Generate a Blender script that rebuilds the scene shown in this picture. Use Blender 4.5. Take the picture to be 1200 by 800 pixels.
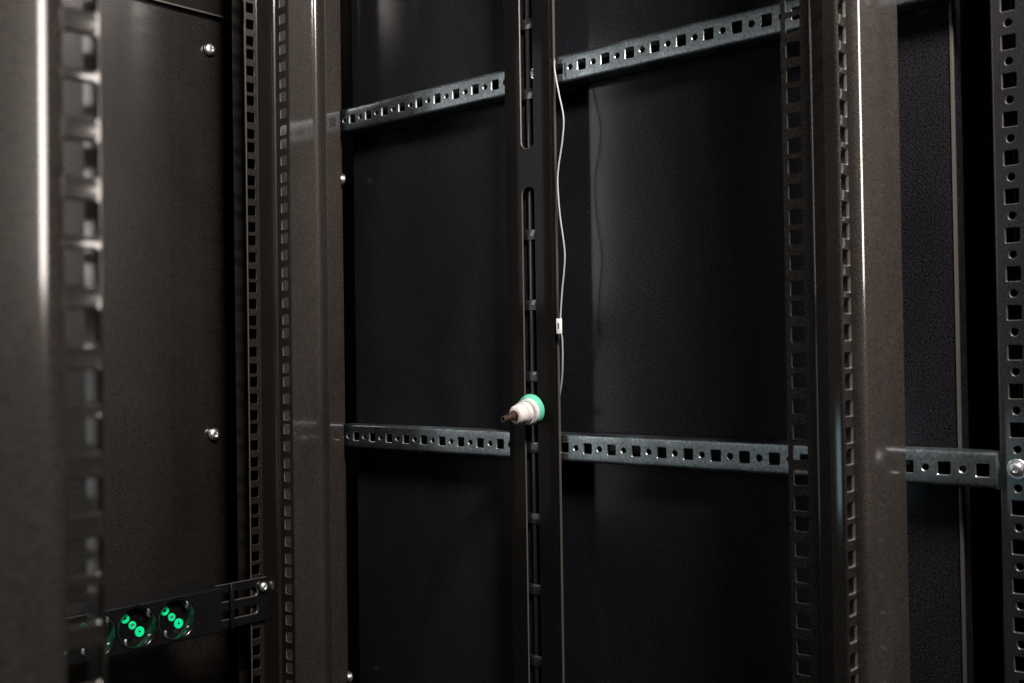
import bpy, bmesh, math, random
from mathutils import Vector, Matrix

random.seed(7)
scene = bpy.context.scene
for o in list(bpy.data.objects):
    bpy.data.objects.remove(o)
C = scene.collection
CAMZ = 1.2                                   # lens height above the floor, metres


def W(x, y, z):
    """rack millimetres (x across, y depth, z above lens height) -> metres"""
    return Vector((x / 1000.0, y / 1000.0, z / 1000.0 + CAMZ))


# ------------------------------------------------------------------ camera
cam_d = bpy.data.cameras.new('camera')
cam = bpy.data.objects.new('camera', cam_d)
C.objects.link(cam)
yaw, pitch, roll = math.radians(48.326), math.radians(0.9), math.radians(0.838)
fwd = Vector((math.sin(yaw) * math.cos(pitch), math.cos(yaw) * math.cos(pitch), math.sin(pitch)))
right = Vector((math.cos(yaw), -math.sin(yaw), 0))
up = right.cross(fwd)
r2 = right * math.cos(roll) - up * math.sin(roll)
u2 = right * math.sin(roll) + up * math.cos(roll)
M = Matrix((r2, u2, -fwd)).transposed().to_4x4()
M.translation = W(0, 0, 0)
cam.matrix_world = M
cam_d.sensor_width = 36.0
cam_d.lens = 1297.56 / 1200 * 36
cam_d.clip_start = 0.01
cam_d.clip_end = 100
cam_d.dof.use_dof = True
cam_d.dof.focus_distance = 0.93
cam_d.dof.aperture_fstop = 13
scene.camera = cam

# ------------------------------------------------------------------ world and lamps
world = bpy.data.worlds.new('World')
scene.world = world
world.use_nodes = True
bg = world.node_tree.nodes['Background']
bg.inputs[0].default_value = (1.0, 0.96, 0.92, 1)
bg.inputs[1].default_value = 0.012


def area(name, loc, target, sx, sy, power, col, spread=180):
    d = bpy.data.lights.new(name, 'AREA')
    d.shape = 'RECTANGLE'
    d.size, d.size_y = sx, sy
    d.energy = power
    d.color = col
    d.spread = math.radians(spread)
    o = bpy.data.objects.new(name, d)
    C.objects.link(o)
    o.location = W(*loc)
    dirv = W(*target) - W(*loc)
    o.rotation_euler = dirv.to_track_quat('-Z', 'Y').to_euler()
    return o


area('aisle_lamp_right', (1060, -800, 560), (450, 600, 260), 0.36, 0.9, 4.6, (1.0, 0.90, 0.82), 66)
area('cabinet_mouth_lamp', (300, -170, 820), (560, 700, 300), 0.3, 0.2, 14.5, (1.0, 0.92, 0.85), 112)
area('rail_end_fill', (-1200, 890, -250), (743, 250, -77), 0.14, 0.2, 0.32, (0.62, 0.90, 1.0))  # unseen cool fill, added to brighten the lower rail's front end
area('rear_room_lamp', (-530, 1650, 420), (600, 600, 60), 0.2, 0.6, 3.8, (1.0, 0.95, 0.90))
area('rear_low_fill', (-420, 1650, -160), (600, 600, 60), 0.45, 0.4, 1.1, (0.98, 0.98, 0.97))  # added fill, no known source; lifts the lower rail's reflection

scene.view_settings.view_transform = 'Standard'
scene.view_settings.look = 'None'
scene.view_settings.gamma = 1
scene.view_settings.exposure = 0
scene.render.engine = 'CYCLES'
scene.render.resolution_x, scene.render.resolution_y = 1024, 682


# ------------------------------------------------------------------ materials
def mat(name, col, rough=0.4, metal=0.0, spec=0.5, grain=0.0, gscale=900, bump=0.0, smudge=0.0, coat=0.0, speck=0.0, coat_rough=0.10, tintf=0.45, dust=0.0):
    m = bpy.data.materials.new(name)
    m.use_nodes = True
    nt = m.node_tree
    N, L = nt.nodes, nt.links
    b = N['Principled BSDF']
    b.inputs['Base Color'].default_value = (*col, 1)
    b.inputs['Roughness'].default_value = rough
    b.inputs['Metallic'].default_value = metal
    b.inputs['Specular IOR Level'].default_value = spec
    if coat:
        b.inputs['Coat Weight'].default_value = coat
        b.inputs['Coat Roughness'].default_value = coat_rough
        b.inputs['Coat IOR'].default_value = 1.75
    tc = N.new('ShaderNodeTexCoord')
    if grain:
        n = N.new('ShaderNodeTexNoise')
        n.inputs['Scale'].default_value = gscale
        n.inputs['Detail'].default_value = 1.0
        L.new(tc.outputs['Object'], n.inputs['Vector'])
        r = N.new('ShaderNodeMapRange')
        r.inputs['From Min'].default_value = 0.3
        r.inputs['From Max'].default_value = 0.7
        r.inputs['To Min'].default_value = max(0.0, 1 - grain)
        r.inputs['To Max'].default_value = 1 + grain
        L.new(n.outputs['Fac'], r.inputs['Value'])
        mul = N.new('ShaderNodeVectorMath')
        mul.operation = 'SCALE'
        # slight tint wander of the coating
        n2 = N.new('ShaderNodeTexNoise')
        n2.inputs['Scale'].default_value = gscale * 0.8
        L.new(tc.outputs['Object'], n2.inputs['Vector'])
        tint = N.new('ShaderNodeMix')
        tint.data_type = 'RGBA'
        tint.inputs[0].default_value = tintf
        tint.inputs[6].default_value = (*col, 1)
        tm = N.new('ShaderNodeMix')
        tm.data_type = 'RGBA'
        tm.blend_type = 'MULTIPLY'
        tm.inputs[0].default_value = 1.0
        tm.inputs[6].default_value = (col[0] * 2, col[1] * 2, col[2] * 2, 1)
        L.new(n2.outputs['Color'], tm.inputs[7])
        L.new(tm.outputs[2], tint.inputs[7])
        L.new(tint.outputs[2], mul.inputs[0])
        L.new(r.outputs['Result'], mul.inputs['Scale'])
        out = mul.outputs[0]
        if dust:                              # uneven wiping marks and dust in the coating
            mp = N.new('ShaderNodeMapping')
            mp.inputs['Scale'].default_value = (9, 9, 3.5)
            L.new(tc.outputs['Object'], mp.inputs['Vector'])
            nd = N.new('ShaderNodeTexNoise')
            nd.inputs['Scale'].default_value = 1.0
            nd.inputs['Detail'].default_value = 6
            nd.inputs['Roughness'].default_value = 0.62
            nd.inputs['Distortion'].default_value = 0.6
            L.new(mp.outputs[0], nd.inputs['Vector'])
            rd_ = N.new('ShaderNodeMapRange')
            rd_.inputs['From Min'].default_value = 0.3
            rd_.inputs['From Max'].default_value = 0.7
            rd_.inputs['To Min'].default_value = 1 - dust
            rd_.inputs['To Max'].default_value = 1 + dust
            L.new(nd.outputs['Fac'], rd_.inputs['Value'])
            m2 = N.new('ShaderNodeVectorMath')
            m2.operation = 'SCALE'
            L.new(out, m2.inputs[0])
            L.new(rd_.outputs['Result'], m2.inputs['Scale'])
            out = m2.outputs[0]
        if speck:
            v = N.new('ShaderNodeTexVoronoi')
            v.inputs['Scale'].default_value = 110
            L.new(tc.outputs['Object'], v.inputs['Vector'])
            lt = N.new('ShaderNodeMath')
            lt.operation = 'LESS_THAN'
            lt.inputs[1].default_value = speck
            L.new(v.outputs['Distance'], lt.inputs[0])
            mx = N.new('ShaderNodeMix')
            mx.data_type = 'RGBA'
            mx.inputs[7].default_value = (0.12, 0.115, 0.11, 1)
            L.new(lt.outputs[0], mx.inputs[0])
            L.new(out, mx.inputs[6])
            out = mx.outputs[2]
        L.new(out, b.inputs['Base Color'])
    if smudge:
        n3 = N.new('ShaderNodeTexNoise')
        n3.inputs['Scale'].default_value = 22
        n3.inputs['Detail'].default_value = 5
        L.new(tc.outputs['Object'], n3.inputs['Vector'])
        r3 = N.new('ShaderNodeMapRange')
        r3.inputs['From Min'].default_value = 0.3
        r3.inputs['From Max'].default_value = 0.7
        r3.inputs['To Min'].default_value = max(0.03, rough - smudge)
        r3.inputs['To Max'].default_value = rough + smudge
        L.new(n3.outputs['Fac'], r3.inputs['Value'])
        L.new(r3.outputs['Result'], b.inputs['Roughness'])
    if bump:
        n4 = N.new('ShaderNodeTexNoise')
        n4.inputs['Scale'].default_value = gscale
        n4.inputs['Detail'].default_value = 2
        L.new(tc.outputs['Object'], n4.inputs['Vector'])
        bp = N.new('ShaderNodeBump')
        bp.inputs['Strength'].default_value = bump
        bp.inputs['Distance'].default_value = 0.0004
        L.new(n4.outputs['Fac'], bp.inputs['Height'])
        L.new(bp.outputs['Normal'], b.inputs['Normal'])
    return m


BLACK = mat('black_powder_coat', (0.0088, 0.0078, 0.0071), 0.42, spec=0.1, grain=1.3, gscale=1400, bump=0.1, smudge=0.06, speck=0.02, coat=0.55, dust=0.3)
PLATE = mat('black_gloss_paint', (0.0225, 0.0196, 0.0178), 0.45, spec=0.08, grain=0.65, gscale=1500, bump=0.05, smudge=0.05, speck=0.02, coat=1.0, coat_rough=0.115, dust=0.3)
PANEL = mat('black_panel_paint', (0.0070, 0.0069, 0.0085), 0.45, spec=0.03, grain=2.2, gscale=900, bump=0.03, smudge=0.04, speck=0.03, coat=0.10, coat_rough=0.15, dust=0.35)
STRIP = mat('matt_black_strip_paint', (0.0030, 0.0027, 0.0026), 0.6, spec=0.06, grain=1.6, gscale=1000, bump=0.1, coat=0.02, dust=0.3)
FRAME = mat('charcoal_frame_paint', (0.0125, 0.0128, 0.0146), 0.45, spec=0.25, grain=1.2, gscale=1100, bump=0.15, smudge=0.05, speck=0.02, coat=0.2, dust=0.3)
DOOR = mat('black_rear_door_paint', (0.0088, 0.0075, 0.0068), 0.36, spec=0.2, grain=1.1, gscale=1100, bump=0.04, smudge=0.04, speck=0.03, coat=0.7, coat_rough=0.22, dust=0.3)
EDGE = mat('painted_edge_highlight', (0.075, 0.068, 0.062), 0.35, spec=0.6)  # lighter colour on sheet edges and hole walls, painting in their highlights
GALV = mat('galvanised_steel', (0.20, 0.235, 0.256), 0.42, metal=1.0, grain=0.3, gscale=420, bump=0.1, smudge=0.12, tintf=0.08, dust=0.4)
ZINC = mat('zinc_bolt', (0.85, 0.87, 0.88), 0.36, metal=1.0, grain=0.1, bump=0.05, tintf=0.05)
GEDGE = mat('galv_edge_highlight', (0.50, 0.55, 0.57), 0.4, metal=1.0)  # brighter tone paints highlights onto galvanised edges and hole walls
PEDGE = mat('painted_housing_glint', (0.05, 0.05, 0.05), 0.3, spec=0.6)  # lighter colour standing in for glints along the housing edges
DARKPL = mat('black_socket_plastic', (0.004, 0.004, 0.0045), 0.16, spec=0.6)
PDUMAT = mat('black_anodised', (0.0045, 0.0044, 0.0048), 0.25, spec=0.35, grain=0.8, gscale=1200, bump=0.1)
GREEN = mat('green_plastic', (0.0, 0.75, 0.30), 0.35)
TEAL = mat('teal_green_plastic', (0.12, 0.52, 0.38), 0.3)
WHITE = mat('white_plastic', (0.62, 0.60, 0.58), 0.35, grain=0.04, gscale=500)
CABLE = mat('cream_cable_jacket', (0.36, 0.37, 0.375), 0.4)
TAGW = mat('white_tag_paper', (0.85, 0.85, 0.83), 0.6)
INK = mat('black_ink', (0.02, 0.02, 0.02), 0.6)
PIN = mat('dark_brown_metal', (0.16, 0.11, 0.10), 0.25, metal=0.8)


# ------------------------------------------------------------------ helpers
def thing(name, label, cat, loc, group=None):
    o = bpy.data.objects.new(name, None)
    C.objects.link(o)
    o.location = W(*loc)
    o.empty_display_size = 0.02
    o['label'] = label
    o['category'] = cat
    if group:
        o['group'] = group
    return o


def build(name, bm, m, parent=None, angle=32, weld=True, edge=None):
    """bmesh in metres, world coordinates -> one mesh object under parent"""
    if weld:
        bmesh.ops.remove_doubles(bm, verts=bm.verts, dist=2e-6)
    bmesh.ops.recalc_face_normals(bm, faces=bm.faces)
    me = bpy.data.meshes.new(name)
    off = Vector((0, 0, 0))
    p = parent
    while p is not None:
        off += p.location
        p = p.parent
    if parent is None and len(bm.verts):
        # origin at the base of the thing
        xs = [v.co.x for v in bm.verts]
        ys = [v.co.y for v in bm.verts]
        zs = [v.co.z for v in bm.verts]
        off = Vector(((min(xs) + max(xs)) / 2, (min(ys) + max(ys)) / 2, min(zs)))
    for v in bm.verts:
        v.co -= off
    bm.to_mesh(me)
    bm.free()
    me.shade_smooth()
    me.set_sharp_from_angle(angle=math.radians(angle))
    me.materials.append(m)
    me.materials.append(edge or (PEDGE if m is PDUMAT else GEDGE if m is GALV else m if m is PANEL else EDGE))
    o = bpy.data.objects.new(name, me)
    C.objects.link(o)
    if parent is not None:
        o.parent = parent
    else:
        o.location = off
    return o


def tag(o, label=None, cat=None, group=None, kind=None):
    for k, v in (('label', label), ('category', cat), ('group', group), ('kind', kind)):
        if v:
            o[k] = v
    return o


def fillet_path(pts, seg=5):
    """pts: (x, y, r) -> polyline with rounded bends"""
    out = []
    n = len(pts)
    for i, (x, y, r) in enumerate(pts):
        p = Vector((x, y))
        if i in (0, n - 1) or r <= 0:
            out.append(p)
            continue
        a = (Vector(pts[i - 1][:2]) - p)
        b = (Vector(pts[i + 1][:2]) - p)
        la, lb = a.length, b.length
        a.normalize()
        b.normalize()
        ang = math.acos(max(-1, min(1, a.dot(b))))
        if abs(ang - math.pi) < 1e-3:
            out.append(p)
            continue
        d = min(r / math.tan(ang / 2), la * 0.49, lb * 0.49)
        rr = d * math.tan(ang / 2)
        cen = p + (a + b).normalized() * (rr / math.sin(ang / 2))
        s, e = p + a * d - cen, p + b * d - cen
        a0 = math.atan2(s.y, s.x)
        a1 = math.atan2(e.y, e.x)
        da = (a1 - a0 + math.pi) % (2 * math.pi) - math.pi
        for k in range(seg + 1):
            t = a0 + da * k / seg
            out.append(cen + Vector((math.cos(t), math.sin(t))) * rr)
    return out


def rrect(hw, hh, r, k=4):
    r = min(r, hw * 0.995, hh * 0.995)
    loop = []
    for cx, cy, s in ((hw - r, hh - r, 0), (-(hw - r), hh - r, 90), (-(hw - r), -(hh - r), 180), (hw - r, -(hh - r), 270)):
        loop.append([(cx + r * math.cos(math.radians(s + 90 * j / k)), cy + r * math.sin(math.radians(s + 90 * j / k))) for j in range(k + 1)])
    return loop


def sheet(path, t, v0, v1, mapf, bands=(), c=0.5, seg=5):
    """folded sheet metal: profile path (mm), thickness t to its left, swept from v0 to v1.
    bands: (u_centre, u_half, [(v, hw, hh, r)]) columns of holes at arc length u_centre"""
    bm = bmesh.new()
    pl = fillet_path(path, seg)
    us = [0.0]
    for i in range(1, len(pl)):
        us.append(us[-1] + (pl[i] - pl[i - 1]).length)
    T = us[-1]
    nrm = []
    for i in range(len(pl)):
        d = Vector((0, 0))
        if i > 0:
            d += (pl[i] - pl[i - 1]).normalized()
        if i < len(pl) - 1:
            d += (pl[i + 1] - pl[i]).normalized()
        d.normalize()
        nrm.append(Vector((-d.y, d.x)))

    def at(u, d, v):
        i = 0
        while i < len(us) - 2 and u > us[i + 1] + 1e-9:
            i += 1
        f = (u - us[i]) / max(1e-9, us[i + 1] - us[i])
        p = pl[i].lerp(pl[i + 1], f)
        n = nrm[i].lerp(nrm[i + 1], f).normalized()
        q = p + n * d
        return mapf(q.x, q.y, v)
    cache = {}
    emat = [0]

    def V(u, d, v):
        k = (round(u, 4), round(d, 4), round(v, 4))
        if k not in cache:
            cache[k] = bm.verts.new(at(u, d, v))
        return cache[k]

    def F(*vs):
        q = []
        for x in vs:
            if x not in q:
                q.append(x)
        if len(q) > 2:
            try:
                f = bm.faces.new(q)
                f.material_index = emat[0]
            except ValueError:
                pass
    bands = sorted(bands, key=lambda b: b[0])
    brk = sorted(set([round(c, 4), round(T - c, 4)] + [round(u, 4) for u in us if c < u < T - c] +
                     [round(b[0] + s * b[1], 4) for b in bands for s in (-1, 1)]))
    # drop path breaks that fall inside a hole band
    brk = [u for u in brk if not any(b[0] - b[1] + 1e-3 < u < b[0] + b[1] - 1e-3 for b in bands)]
    for i in range(len(brk) - 1):
        ua, ub = brk[i], brk[i + 1]
        hb = [b for b in bands if abs(b[0] - b[1] - ua) < 1e-3 and abs(b[0] + b[1] - ub) < 1e-3]
        if not hb:
            F(V(ua, 0, v0), V(ub, 0, v0), V(ub, 0, v1), V(ua, 0, v1))
            F(V(ua, t, v0), V(ub, t, v0), V(ub, t, v1), V(ua, t, v1))
            continue
        uc, uh, holes = hb[0]
        holes = sorted(holes)
        for j, (vc, hw, hh, r) in enumerate(holes):
            lo = v0 if j == 0 else (holes[j - 1][0] + holes[j - 1][2] + vc - hh) / 2
            hi = v1 if j == len(holes) - 1 else (holes[j + 1][0] - holes[j + 1][2] + vc + hh) / 2
            O = [(ub, hi), (ua, hi), (ua, lo), (ub, lo)]
            ce = min(c, 0.5)
            big, base = rrect(hw + ce, hh + ce, r + ce), rrect(hw, hh, r)
            for d, loop in ((0, big), (t, base)):
                for q in range(4):
                    arc = [V(uc + x, d, vc + y) for x, y in loop[q]]
                    o = V(O[q][0], d, O[q][1])
                    for k in range(len(arc) - 1):
                        F(o, arc[k], arc[k + 1])
                    nx = loop[(q + 1) % 4][0]
                    on = V(O[(q + 1) % 4][0], d, O[(q + 1) % 4][1])
                    F(o, arc[-1], V(uc + nx[0], d, vc + nx[1]), on)
            fb = [p for q in big for p in q]
            ff = [p for q in base for p in q]
            n = len(ff)
            for k in range(n):
                k2 = (k + 1) % n
                emat[0] = 1
                F(V(uc + fb[k][0], 0, vc + fb[k][1]), V(uc + fb[k2][0], 0, vc + fb[k2][1]),
                  V(uc + ff[k2][0], ce, vc + ff[k2][1]), V(uc + ff[k][0], ce, vc + ff[k][1]))
                F(V(uc + ff[k][0], ce, vc + ff[k][1]), V(uc + ff[k2][0], ce, vc + ff[k2][1]),
                  V(uc + ff[k2][0], t, vc + ff[k2][1]), V(uc + ff[k][0], t, vc + ff[k][1]))
                emat[0] = 0
    # long edges with a small chamfer
    e = min(c, t * 0.4)
    for u_e, u_i in ((0, c), (T, T - c)):
        for (ua, da), (ub, db) in (((u_i, 0), (u_e, e)), ((u_e, e), (u_e, t - e)), ((u_e, t - e), (u_i, t))):
            emat[0] = 1 if da == 0 else 0
            F(V(ua, da, v0), V(ub, db, v0), V(ub, db, v1), V(ua, da, v1))
    emat[0] = 0
    # ends
    for v in (v0, v1):
        for i in range(len(brk) - 1):
            F(V(brk[i], 0, v), V(brk[i + 1], 0, v), V(brk[i + 1], t, v), V(brk[i], t, v))
    return bm


def up_map(x, y, v):                         # profile in plan, swept upwards
    return W(x, y, v)


def depth_map(x, y, v):                      # profile (x, z), swept along the depth
    return W(x, v, y)


def cross_map(x, y, v):                      # profile (y, z), swept across
    return W(v, x, y)


def box(bm, x0, x1, y0, y1, z0, z1, bev=0.0):
    b2 = bmesh.new()
    vs = [b2.verts.new(W(x, y, z)) for x in (x0, x1) for y in (y0, y1) for z in (z0, z1)]
    for f in ((0, 1, 3, 2), (4, 6, 7, 5), (0, 4, 5, 1), (2, 3, 7, 6), (0, 2, 6, 4), (1, 5, 7, 3)):
        b2.faces.new([vs[i] for i in f])
    bmesh.ops.recalc_face_normals(b2, faces=b2.faces)
    if bev:
        bmesh.ops.bevel(b2, geom=b2.edges[:], offset=bev / 1000, segments=2, profile=0.5, affect='EDGES')
    me = bpy.data.meshes.new('t')
    b2.to_mesh(me)
    b2.free()
    bm.from_mesh(me)
    bpy.data.meshes.remove(me)
    return bm


def lathe(bm, base, axis, prof, seg=24):
    """prof: (distance along axis, radius) mm; base W-space mm tuple; axis unit-ish vector"""
    ax = Vector(axis).normalized()
    s = ax.cross(Vector((0, 0, 1)))
    if s.length < 1e-3:
        s = Vector((1, 0, 0))
    s.normalize()
    q = ax.cross(s)
    o = W(*base)
    rings = []
    for h, r in prof:
        if r < 1e-6:
            rings.append([bm.verts.new(o + ax * h / 1000)])
        else:
            rings.append([bm.verts.new(o + ax * h / 1000 + (s * math.cos(2 * math.pi * k / seg) + q * math.sin(2 * math.pi * k / seg)) * r / 1000) for k in range(seg)])
    for a, b in zip(rings, rings[1:]):
        for k in range(seg):
            k2 = (k + 1) % seg
            vs = []
            for v in (a[k % len(a)], a[k2 % len(a)], b[k2 % len(b)], b[k % len(b)]):
                if v not in vs:
                    vs.append(v)
            if len(vs) > 2:
                bm.faces.new(vs)
    return bm


def bolt(parent, base, axis, r=4.5, washer=True, name='bolt'):
    bm = bmesh.new()
    k = r / 4.5
    prof = []
    if washer:
        prof += [(0, 6.6 * k), (0.9 * k, 6.6 * k), (1.2 * k, 6.2 * k)]
    prof += [(1.2 * k, 4.6 * k), (2.6 * k, 4.6 * k), (3.8 * k, 4.0 * k), (4.5 * k, 2.9 * k), (4.7 * k, 2.0 * k),
             (3.4 * k, 1.7 * k), (3.2 * k, 0)]
    lathe(bm, base, axis, prof, 24)
    return build(name, bm, ZINC, parent, angle=25, weld=False)


def tube(bm, pts, r, seg=10):
    P = [W(*p) for p in pts]
    rings = []
    for i, p in enumerate(P):
        d = (P[min(i + 1, len(P) - 1)] - P[max(i - 1, 0)]).normalized()
        s = d.cross(Vector((0.3, 1, 0.1))).normalized()
        q = d.cross(s)
        rings.append([bm.verts.new(p + (s * math.cos(2 * math.pi * k / seg) + q * math.sin(2 * math.pi * k / seg)) * r / 1000) for k in range(seg)])
    for a, b in zip(rings, rings[1:]):
        for k in range(seg):
            k2 = (k + 1) % seg
            bm.faces.new((a[k], a[k2], b[k2], b[k]))
    bm.faces.new(rings[0])
    bm.faces.new(rings[-1][::-1])
    return bm


def spline(pts, n=8):
    out = []
    P = [Vector(p) for p in pts]
    for i in range(len(P) - 1):
        a, b, c_, d = P[max(i - 1, 0)], P[i], P[i + 1], P[min(i + 2, len(P) - 1)]
        for k in range(n):
            t = k / n
            out.append(0.5 * (2 * b + (c_ - a) * t + (2 * a - 5 * b + 4 * c_ - d) * t * t + (3 * b - a - 3 * c_ + d) * t ** 3))
    out.append(P[-1])
    return [tuple(v) for v in out]


ZLO, ZHI = -560, 560

# ------------------------------------------------------------------ setting: side panel, outer shell, rear door
bm = sheet([(782, 274.5, 0), (762, 274.5, 1.6), (762, 900, 1.6), (782, 900, 0)][::-1], 1.5, ZLO, ZHI, up_map, c=0.4)
sp = tag(build('side_panel', bm, PANEL), kind='structure')
build('painted_edge_line', box(bmesh.new(), 760.4, 763.2, 272.2, 274.4, ZLO, ZHI, 0.4), EDGE, sp)  # added light-coloured strip, the panel edge's highlight as geometry
bm = box(bmesh.new(), 812, 815, 190, 1010, ZLO, ZHI)
tag(build('outer_side_wall', bm, PANEL), kind='structure')
door = build('rear_door', box(bmesh.new(), 432, 811, 985, 989, ZLO, ZHI), DOOR)
tag(door, kind='structure')
# cross beam at the head of the rear opening
bm = sheet([(984.8, 358, 0), (979, 358, 1.2), (979, 395, 2), (984.8, 395, 0)][::-1], 1.2, 520, 668, cross_map)
bm2 = bm
beam = build('rear_cross_beam', bm2, BLACK)
build('painted_lip_line', box(bmesh.new(), 521, 667, 977.6, 978.8, 356.6, 358.4, 0.3), EDGE, beam)  # added pale strip that draws the bright line under the beam
tag(beam, 'black horizontal beam across the top of the rear opening', 'beam')

E = 15.875


def eia(zref, lo=ZLO + 12, hi=ZHI - 12):
    """19-inch hole heights; zref is the hole above a 12.7 mm gap"""
    out = []
    for n in range(-30, 30):
        for d in (0, -12.7, -12.7 - E):
            z = zref + n * 44.45 + d
            if lo < z < hi:
                out.append(z)
    return sorted(out)


# ------------------------------------------------------------------ 19-inch mounting rails
def mounting_rail(x_in, y_f, sx, sy, zref, label, plate_edge, lip_plate, bend=15.0, rad=5.5, lip=9.0, edge=None):
    """x_in: inner edge of the hole flange, y_f: flange plane; sx: +1 outward is +x; sy: +1 the side web runs to +y"""
    t = 1.6
    hs = eia(zref)
    root = thing('mounting_rail', label, 'mounting rail', (x_in, y_f, ZLO), 'black nineteen inch mounting rails')

    def P(dx, dy, r=0.0):
        return (x_in + sx * dx, y_f + sy * dy, r)
    path = [P(0, lip), P(0, 0, 2.2), P(16.6, 0, 2.6), P(16.6, 24.2, 1.0), P(19.2, 25.4, 1.0), P(19.2, 46)]
    flip = sx * sy < 0
    pp = path[::-1] if flip else path
    # hole columns measured along the developed profile
    pl = fillet_path(pp, 5)
    T = sum((pl[i] - pl[i - 1]).length for i in range(1, len(pl)))
    uf = lip - 2 * 2.2 * (1 - math.pi / 4) + 6.9 + 0.0
    us = T - 8.6
    cols = [(uf, 5.6, [(z, 4.75, 4.75, 1.0) for z in hs]), (us, 5.9, [(z, 4.9, 4.75, 1.0) for z in hs])]
    if flip:
        cols = [(T - u, h, l) for u, h, l in cols]
    bm = sheet(pp, t, ZLO, ZHI, up_map, cols, c=0.45)
    build('perforated_profile', bm, BLACK, root, edge=edge)
    # wide blanking plate running outward behind the flange
    px = plate_edge
    if lip_plate:
        path = [P(18.2, 7), P(18.2, -4, 3.4), P(px - 1.5, -4, 8.5), P(px, 9)]
    else:
        path = [P(bend, rad), P(bend, -1.5 - rad, rad), P(px, -1.5 - rad, 1.6), P(px, 10)]
    if flip:
        path = path[::-1]
    build('blanking_plate', sheet(path, 1.5, ZLO, ZHI, up_map, c=0.4, seg=8), PLATE, root)
    if lip_plate:
        path = [P(px - 8, -9), P(123.6, -9, 1.5), P(123.6, -25)]
        if flip:
            path = path[::-1]
        build('edge_plate', sheet(path, 1.5, ZLO, ZHI, up_map, c=0.4), PLATE, root)
    return root


rail_fr = mounting_rail(615.2, 287.5, 1, 1, 174.63, 'black perforated rail with wide glossy plate beside the frame post at right', 73.4, False, 12.6)
rail_re = mounting_rail(615.2, 884, 1, -1, 306.24, 'black perforated rail farther back, with the socket strip screwed to it', 93.0, True, lip=3.2)
rail_fl = mounting_rail(149.3, 278, -1, 1, 83.0, 'blurred black perforated rail in the near left foreground', 78, False, rad=10.0, edge=BLACK, bend=13.6)

# ------------------------------------------------------------------ frame posts
sq = [224.75 - 25 * n for n in range(-13, 31)]
rd = [z - 12.5 for z in sq]
holes = [(z, 4.5, 4.75, 0.9) for z in sq] + [(z, 2.6, 2.6, 2.6) for z in rd]
holes = [h for h in holes if ZLO + 8 < h[0] < ZHI - 8]
root = thing('frame_post', 'charcoal frame post with alternating square and round holes at the right edge', 'frame post', (747, 232, ZLO), 'cabinet corner posts')
path = [(786, 243.5, 0), (747, 243.5, 2.0), (747, 205, 3), (800, 205, 0)]
pl = fillet_path(path, 5)
u0 = (pl[0] - pl[1]).length + 2.0 * math.pi / 2 + (243.5 - 232 - 2.0)
build('perforated_profile', sheet(path, 1.6, ZLO, ZHI, up_map, [(u0, 5.6, holes)], c=0.4), FRAME, root)
bolt(root, (746.9, 232, -75.2), (-1, 0, 0))
bolt(root, (746.9, 232, 251.0), (-1, 0, 0))

root = thing('frame_post', 'black rear frame post behind the farther perforated rail', 'frame post', (750, 935, ZLO), 'cabinet corner posts')
build('post_profile', sheet([(640, 937, 0), (751, 937, 2), (751, 906, 0)], 1.6, ZLO, ZHI, up_map, c=0.4), PLATE, root, edge=PLATE)
bolt(root, (748.5, 902, 190.5), (-1, 0, 0), 4.2)
bolt(root, (748.5, 900, -328), (-1, 0, 0), 4.2)

# screws on the rear door
for z in (322.0, -72.0):
    bolt(door, (643, 984.9, z), (0, -1, 0), 6.0, washer=False, name='screw')

# ------------------------------------------------------------------ galvanised chassis rails
def chassis_rail(z, label):
    y0, y1 = 243.8, 897.5
    root = thing('chassis_rail', label, 'chassis rail', (743, y0, z - 12.2), 'galvanised horizontal chassis rails')
    hs = []
    for k in range(-1, 26):
        hs.append((877.6 - 25 * k, 4.4, 4.3, 1.0))
        hs.append((877.6 - 12.5 - 25 * k, 2.5, 2.5, 2.5))
    hs = [h for h in hs if y0 + 5 < h[0] < y1 - 5]
    path = [(758, z + 12.2, 0), (743, z + 12.2, 3.0), (743, z - 12.2, 3.0), (758, z - 12.2, 0)]
    uc = 12 + 3 * math.pi / 2 + 9.2
    build('perforated_channel', sheet(path, 1.5, y0, y1, depth_map, [(uc, 5.6, hs)], c=0.45), GALV, root)
    # folded end tab against the frame post
    build('end_tab', box(bmesh.new(), 741.6, 757, 242.0, 243.6, z - 12.0, z + 12.0, 0.5), GALV, root)
    return root


chassis_rail(249.7, 'galvanised perforated rail sloping up across the top of the side panel')
chassis_rail(-76.6, 'galvanised perforated rail crossing behind the white plug')

# ------------------------------------------------------------------ slotted cable strip in the middle
root = thing('slotted_strip', 'black vertical cable strip with long slots between the galvanised rails', 'cable strip', (734, 632, ZLO))


def slotted(z_lo, z_hi):
    return ((z_lo + z_hi) / 2, 7.4, (z_hi - z_lo) / 2, 6.5)


slots = [slotted(-540, -262 + 412), slotted(184, 540)]
path = [(740, 658.4, 0), (734, 658.4, 1.0), (734, 605.5, 1.0), (740.5, 605.5, 0)]
pl = fillet_path(path, 5)
uc = (6 - 1) + math.pi / 2 + (658.4 - 631.9 - 1.0)
build('front_plate', sheet(path, 1.3, ZLO, ZHI, up_map, [(uc, 10.0, slots)], c=0.35), STRIP, root)
build('painted_edge_line', box(bmesh.new(), 738.6, 741.0, 604.7, 605.3, ZLO, ZHI), EDGE, root)  # added pale strip imitating the highlight along the right edge
build('back_plate', box(bmesh.new(), 741.2, 742.3, 606.5, 657.5, ZLO, ZHI), PANEL, root)
build('spine', box(bmesh.new(), 738.6, 740.6, 632.6, 636.6, ZLO, ZHI, 0.3), FRAME, root)
rung_bm = box(bmesh.new(), 737.8, 739.6, 620, 645, -4.7, 4.7, 0.3)
rung0 = build('rung', rung_bm, FRAME, root)
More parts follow.
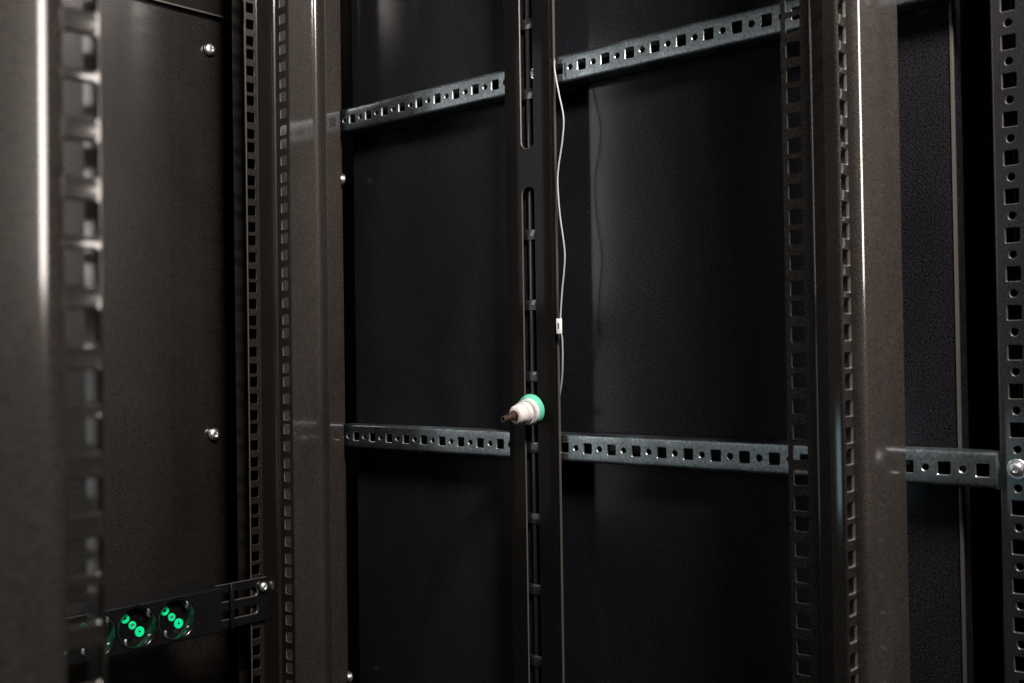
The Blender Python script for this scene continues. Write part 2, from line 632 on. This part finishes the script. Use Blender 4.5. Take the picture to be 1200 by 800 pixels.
zr = [46.5 + 62.1 * n for n in range(-9, 9)]
for i, z in enumerate(zr):
    r = rung0 if i == 0 else rung0.copy()
    if i:
        C.objects.link(r)
        r.parent = root
    r.location = Vector((0, 0, z / 1000))
bolt(root, (741.0, 627.5, 250.5), (-1, 0, 0), 3.6)

# ------------------------------------------------------------------ white plug with green collar
root = thing('plug', 'white plug with green collar and metal pin sticking out of the cable strip', 'plug', (734, 631, -45))
ax = Vector((-1.0, 0.02, -0.17)).normalized()
b0 = Vector((733.4, 630.5, -44.0))


def along(h, dy=0.0):
    v = b0 + ax * h
    return (v.x, v.y + dy, v.z)


bm = lathe(bmesh.new(), along(-1), ax, [(0, 13.6), (1.6, 13.9), (3.0, 13.6), (6.0, 12.6), (8.0, 11.6), (8.0, 6)], 36)
build('collar', bm, TEAL, root, angle=40, weld=False)
bm = lathe(bmesh.new(), along(3, -1.8), ax, [(0, 9.5), (1, 9.8), (6.0, 9.6), (7.6, 9.2), (15, 8.8), (19.5, 8.2), (21.3, 6.6), (21.8, 4.6), (20.5, 4.4), (20.5, 0)], 36)
build('plug_body', bm, WHITE, root, angle=30, weld=False)
bm = lathe(bmesh.new(), along(6.5, -3.6), ax, [(0, 10.8), (0.8, 11.6), (3.4, 11.4), (4.2, 10.2), (4.2, 6)], 36)
build('base_flange', bm, WHITE, root, angle=30, weld=False)
bm = lathe(bmesh.new(), along(14.6, -1.8), ax, [(0, 9.3), (0.3, 9.6), (1.3, 9.6), (1.6, 9.2)], 36)
build('seam_ring', bm, WHITE, root, weld=False)
bm = lathe(bmesh.new(), along(24.2, -1.8), ax, [(0, 4.5), (1.5, 4.9), (2.2, 4.0), (2.2, 2.5)], 24)
build('ring', bm, PIN, root, weld=False)
bm = lathe(bmesh.new(), along(24, -1.8), ax, [(0, 2.9), (14.5, 2.9), (15.6, 2.6), (15.6, 1.8), (12, 1.6), (12, 0)], 24)
build('pin', bm, PIN, root, weld=False)

# ------------------------------------------------------------------ thin cable with tag
root = thing('cable', 'thin pale cable with a white tag hanging beside the cable strip', 'cable', (732, 600, -30))
cp = [(601.3, 256), (601.3, 247), (597.1, 226.6), (592.4, 205), (594.1, 185.8), (598.6, 164.5), (600, 149.9), (598.2, 124), (594.8, 101.8), (593.3, 88),
      (594.4, 74), (597.2, 54.4), (599.4, 27.5), (599.2, 14.3), (601.2, -7.6), (604.5, -21), (608.5, -32), (612, -44)]
pts = [(736 if i < 13 else 736 + (i - 12) * 2.2, y, z) for i, (y, z) in enumerate(cp)]
build('jacket', tube(bmesh.new(), spline(pts), 0.68), CABLE, root, angle=80, weld=False)
tg = build('tag', box(bmesh.new(), 733.4, 735.0, 596.6, 602.0, 20.5, 33.5, 0.4), TAGW, root)
build('printed_mark', box(bmesh.new(), 733.25, 733.38, 598.9, 600.1, 24.8, 29.6), INK, tg)

# ------------------------------------------------------------------ power strip on the rear rail
PZ = -223.0
YF = 868.0
root = thing('power_strip', 'black rack power strip with green marked round sockets at lower left', 'power strip', (400, 884, PZ - 22))
SOX = [529.0 - 37.6 * k for k in range(9)]
path = [(YF + 44, PZ + 20.5, 0), (YF, PZ + 20.5, 2.0), (YF, PZ - 20.5, 2.0), (YF + 44, PZ - 20.5, 0)][::-1]
path = path[::-1]
pl = fillet_path(path, 5)
uc = 42 + math.pi + (41 - 4) / 2 + 0.0
XL, XR = 190, 574
bm = sheet(path, 1.4, XL, XR, cross_map, [(uc, 18.4, [(x, 17.2, 17.2, 17.2) for x in SOX])], c=0.45)
build('housing', bm, PDUMAT, root)
for x in (XL, XR):
    build('end_cap', box(bmesh.new(), x - 1.2, x + 1.2, YF + 1.2, YF + 43, PZ - 20.2, PZ + 20.2, 0.6), PDUMAT, root)
DEP = 9.0


def ring(bm, cx, cz, y, ri, ro, h=1.0, seg=20):
    return lathe(bm, (cx, y, cz), (0, -1, 0), [(0, ro), (h * 0.7, ro), (h, ro - 0.25), (h, ri + 0.2), (h * 0.6, ri), (0, ri)], seg)


sk0 = None
parts = []
for i, sx in enumerate(SOX):
    if i == 0:
        bm = lathe(bmesh.new(), (sx, YF + DEP, PZ + 0.5), (0, -1, 0), [(0, 0), (0, 15.5), (0.8, 16.3), (DEP - 0.8, 17.0), (DEP + 0.3, 17.4), (DEP + 0.9, 18.2), (DEP + 0.2, 18.6)], 40)
        sk = build('socket', bm, DARKPL, root, angle=40, weld=False)
        fz, fy = PZ + 0.5, YF + DEP
        d = 6.7
        g1 = build('contact_ring', ring(bmesh.new(), sx - d, fz + d, fy, 1.3, 4.0), GREEN, sk, weld=False)
        g2 = build('centre_ring', ring(bmesh.new(), sx, fz, fy, 1.5, 3.5), GREEN, sk, weld=False)
        g3 = build('contact_ring', ring(bmesh.new(), sx + d, fz - d, fy, 1.0, 4.4), GREEN, sk, weld=False)
        g4 = build('centre_screw', lathe(bmesh.new(), (sx, fy, fz), (0, -1, 0), [(0, 1.3), (0.5, 1.3), (0.6, 0)], 12), ZINC, sk, weld=False)
        bm = bmesh.new()
        box(bm, sx + 11.5, sx + 16.4, fy - 6, fy - 4.8, fz - 11.2, fz - 9.2, 0.3)
        g5 = build('earth_clip', bm, ZINC, sk)
        bm = box(bmesh.new(), sx + 9.6, sx + 12.0, fy - 9, fy - 7.8, fz + 8.5, fz + 14.2, 0.3)
        g6 = build('earth_clip', bm, ZINC, sk)
        bm = box(bmesh.new(), sx - 12.0, sx - 9.6, fy - 9, fy - 7.8, fz - 14.2, fz - 8.5, 0.3)
        g7 = build('earth_clip', bm, ZINC, sk)
        sk0, parts = sk, [g1, g2, g3, g4, g5, g6, g7]
    else:
        sk = sk0.copy()
        C.objects.link(sk)
        sk.parent = root
        sk.location = Vector(((sx - SOX[0]) / 1000, 0, 0))
        for p in parts:
            q = p.copy()
            C.objects.link(q)
            q.parent = sk
# mounting ear with long slots, screwed to the rail flange
ear_bands = [(12.2, 4.9, [(599.5, 4.0, 21.0, 3.8)]), (28.8, 4.9, [(599.5, 4.0, 21.0, 3.8)])]
path = [(877.6, PZ + 20.5, 0), (877.6, PZ - 20.5, 0)]
bm = sheet(path, 2.0, 570, 632.5, cross_map, ear_bands, c=0.5)
build('mounting_ear', bm, PDUMAT, root)
build('ear_clamp', box(bmesh.new(), 588, 592.5, 873.6, 877.0, PZ - 21, PZ + 20, 0.8), PDUMAT, root)
bolt(root, (625.6, 877.5, -211.3), (0, -1, 0), 4.4, washer=False, name='screw')
